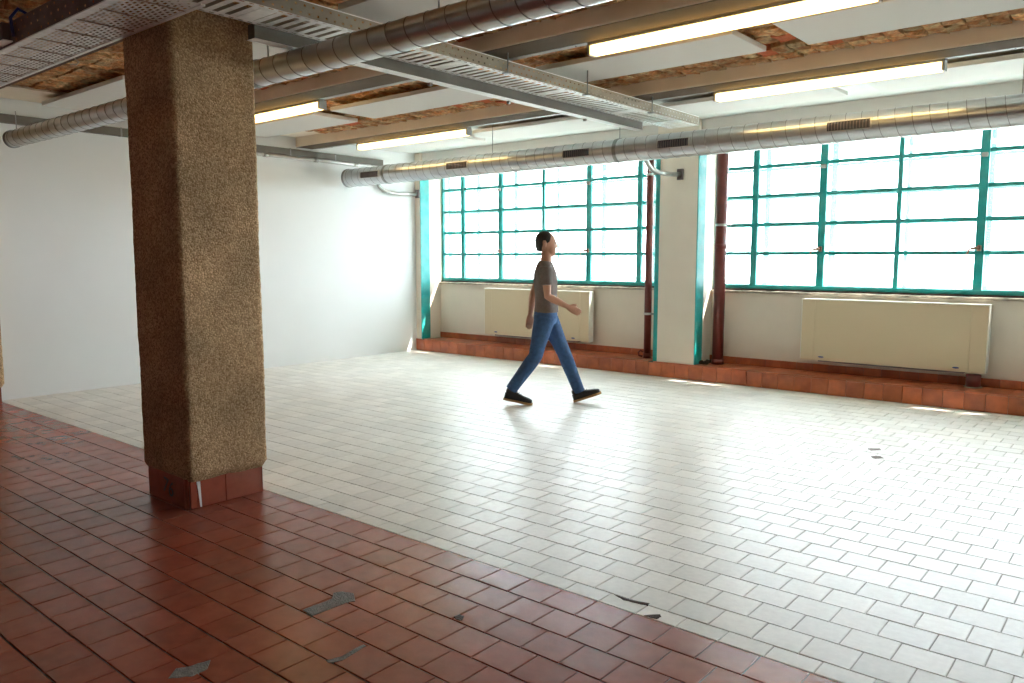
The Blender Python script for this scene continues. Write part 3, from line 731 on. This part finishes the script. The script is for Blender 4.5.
# trunk under the clothes
limb(body, [(.0, 0, .86, .09, .13), (.0, 0, .95, .10, .15), (.0, 0, 1.10, .09, .135), (-.01, 0, 1.25, .10, .155), (-.01, 0, 1.37, .09, .17), (-.008, 0, 1.44, .06, .10)])
def arm(sh, el, wr, s):
    body_pts = []
    def L3(a, b, t): return tuple(a[i] + (b[i] - a[i]) * t for i in range(3))
    rs = [(sh, .052), (L3(sh, el, .35), .047), (L3(sh, el, .8), .039), (el, .038), (L3(el, wr, .25), .040), (L3(el, wr, .7), .030), (wr, .024)]
    limb(body, [(*p, r, r * .95) for p, r in rs], 16)
    d = Vector(wr) - Vector(el); d.normalize()
    n = Vector((d.z, 0, -d.x))            # palm normal in the u-z plane, lateral axis is v
    W0 = Vector(wr); 
    palm = [W0 - d * .01, W0 + d * .03, W0 + d * .065, W0 + d * .088]
    limb(body, [(p.x, p.y, p.z, w, t) for p, w, t in zip(palm, (.024, .036, .041, .036), (.020, .017, .016, .013))], 14)
    bend = Vector((0, -s * .5, 0))        # fingers curl toward the body
    for k, (off, ln) in enumerate(((-.030, .062), (-.010, .074), (.011, .070), (.030, .054))):
        a = W0 + d * .080 + n * off
        p1 = a + d * ln * .42; p2 = p1 + (d + bend * .7).normalized() * ln * .33; p3 = p2 + (d + bend * 1.5).normalized() * ln * .30
        limb(body, [(q.x, q.y, q.z, r, r) for q, r in ((a - d * .015, .0095), (a, .0095), (p1, .009), (p2, .0082), (p3, .0065))], 10)
    a = W0 + d * .022 - n * .026; p1 = a + (d * .7 - n * .7) * .034; p2 = p1 + (d * .95 - n * .2 + bend * .5).normalized() * .030
    limb(body, [(q.x, q.y, q.z, r, r) for q, r in ((a + n * .012, .014), (a, .0125), (p1, .0105), (p2, .008))], 10)
R_SH, R_EL, R_WR = (-.005, -.188, 1.405), (.015, -.215, 1.115), (.215, -.195, 1.01)
L_SH, L_EL, L_WR = (-.005, .188, 1.405), (-.13, .215, 1.13), (-.16, .215, .895)
arm(R_SH, R_EL, R_WR, -1); arm(L_SH, L_EL, L_WR, 1)
# legs: right (near) leg behind, left leg in front
RH, RK, RA = (-.01, -.085, .90), (-.105, -.085, .50), (-.345, -.075, .165)
LH, LK, LA = (.01, .085, .90), (.19, .085, .515), (.345, .08, .125)
def leg(mb, h, k, a, sc_, top=True, end=1.0):
    def L3(p, q, t): return tuple(p[i] + (q[i] - p[i]) * t for i in range(3))
    P = [(h, .092, .088), (L3(h, k, .25), .086, .082), (L3(h, k, .7), .066, .062), (k, .058, .054), (L3(k, a, .25), .058, .052), (L3(k, a, .6), .046, .042), (L3(k, a, end), .036, .034)]
    limb(mb, [(*p, ru * sc_[i], rv * sc_[i]) for i, (p, ru, rv) in enumerate(P)])
one = [1] * 7
leg(body, RH, RK, RA, one); leg(body, LH, LK, LA, one)
bo = body.build('body', 'skin', person); remesh(bo, .006, 4)
eye = MB()
for s in (-1, 1):
    e_ = MB(); ball(e_, (.088, s * .031, 1.640), .010, .012, .007, 8); e_.build('eye', 'eye', person, True)
hair = MB()
ball(hair, (-.018, 0, 1.665), .098, .086, .095)
limb(hair, [(-.065, 0, 1.555, .03, .05), (-.065, 0, 1.60, .045, .068), (-.045, 0, 1.65, .06, .078)])
ho = hair.build('hair', 'hair', person); remesh(ho, .006, 3)
shirt = MB()
limb(shirt, [(.005, 0, .945, .125, .178), (.005, 0, 1.02, .118, .168), (.0, 0, 1.12, .112, .160), (-.005, 0, 1.25, .122, .178), (-.01, 0, 1.35, .114, .194), (-.01, 0, 1.42, .088, .160), (-.006, 0, 1.46, .068, .085)])
def sleeve(sh, el):
    L3 = lambda t: tuple(sh[i] + (el[i] - sh[i]) * t for i in range(3))
    limb(shirt, [(sh[0], sh[1] * .75, sh[2] + .005, .062, .06), (*sh, .066, .06), (*L3(.3), .062, .058), (*L3(.62), .060, .056)])
sleeve(R_SH, R_EL); sleeve(L_SH, L_EL)
so = shirt.build('t_shirt', 'shirt', person); remesh(so, .009, 5)
tr = MB()
limb(tr, [(.0, 0, 1.0, .112, .160), (.0, 0, .95, .118, .168), (-.005, 0, .88, .122, .172), (.0, 0, .82, .10, .15)])
sc_ = [1.16, 1.16, 1.2, 1.25, 1.25, 1.42, 1.66]
leg(tr, RH, RK, RA, sc_, end=1.03); leg(tr, LH, LK, LA, sc_, end=1.04)
to = tr.build('jeans', 'jeans', person); remesh(to, .009, 4)
bl = MB(); limb(bl, [(.0, 0, .972, .125, .174), (.0, 0, 1.0, .124, .174)])
def shoe(heel, ang, v, name='shoe'):
    """heel=(u,z) of the sole's back edge, ang = pitch of the sole (positive: toe down)"""
    ca, sa = math.cos(ang), math.sin(ang)
    def S(x, y, z): return pp(heel[0] + x * ca + z * sa, v + y, heel[1] - x * sa + z * ca)
    prof = [(.0, .028, .055), (.03, .036, .085), (.07, .038, .095), (.11, .037, .088), (.15, .040, .068), (.20, .046, .055), (.245, .044, .046), (.275, .034, .036), (.287, .018, .028)]
    mb = MB(); rings = []
    for x, w, h in prof:
        rings.append([S(x, w * c, .018 + (h * s if s > 0 else 0)) for c, s in ((1, -.1), (1.0, .35), (.85, .75), (.45, .98), (0, 1.02), (-.45, .98), (-.85, .75), (-1, .35), (-1, -.1), (0, -.1))])
    mb.loft(rings); up = mb.build('shoe', 'shoe', person, True)
    mb = MB(); rings = []
    for x, w, h in [(-.006, .022, 0)] + prof[1:-1] + [(.297, .018, 0)]:
        rings.append([S(x, (w + .005) * c, z) for c, z in ((1, 0), (1, .022), (-1, .022), (-1, 0))])
    mb.loft(rings); mb.build('sole', 'sole', up)
    mb = MB(); n = 14      # padded ankle collar
    mb.loft([[S(.058 + .050 * r * math.cos(2 * math.pi * k / n), .038 * r * math.sin(2 * math.pi * k / n), z) for k in range(n)] for r, z in ((1.0, .07), (1.05, .10), (.98, .122))])
    mb.build('collar', 'shoe', up, True)
    for k in range(4):
        x = .115 + .022 * k; h = .112 - .012 * k
        MB().tube([S(x, -.026, h - .017), S(x + .004, 0, h), S(x, .026, h - .017)], .0045, 6).build('lace', 'lace', up)
shoe((-.425, .055), math.radians(11), -.075)
shoe((.300, .004), math.radians(-19), .08)
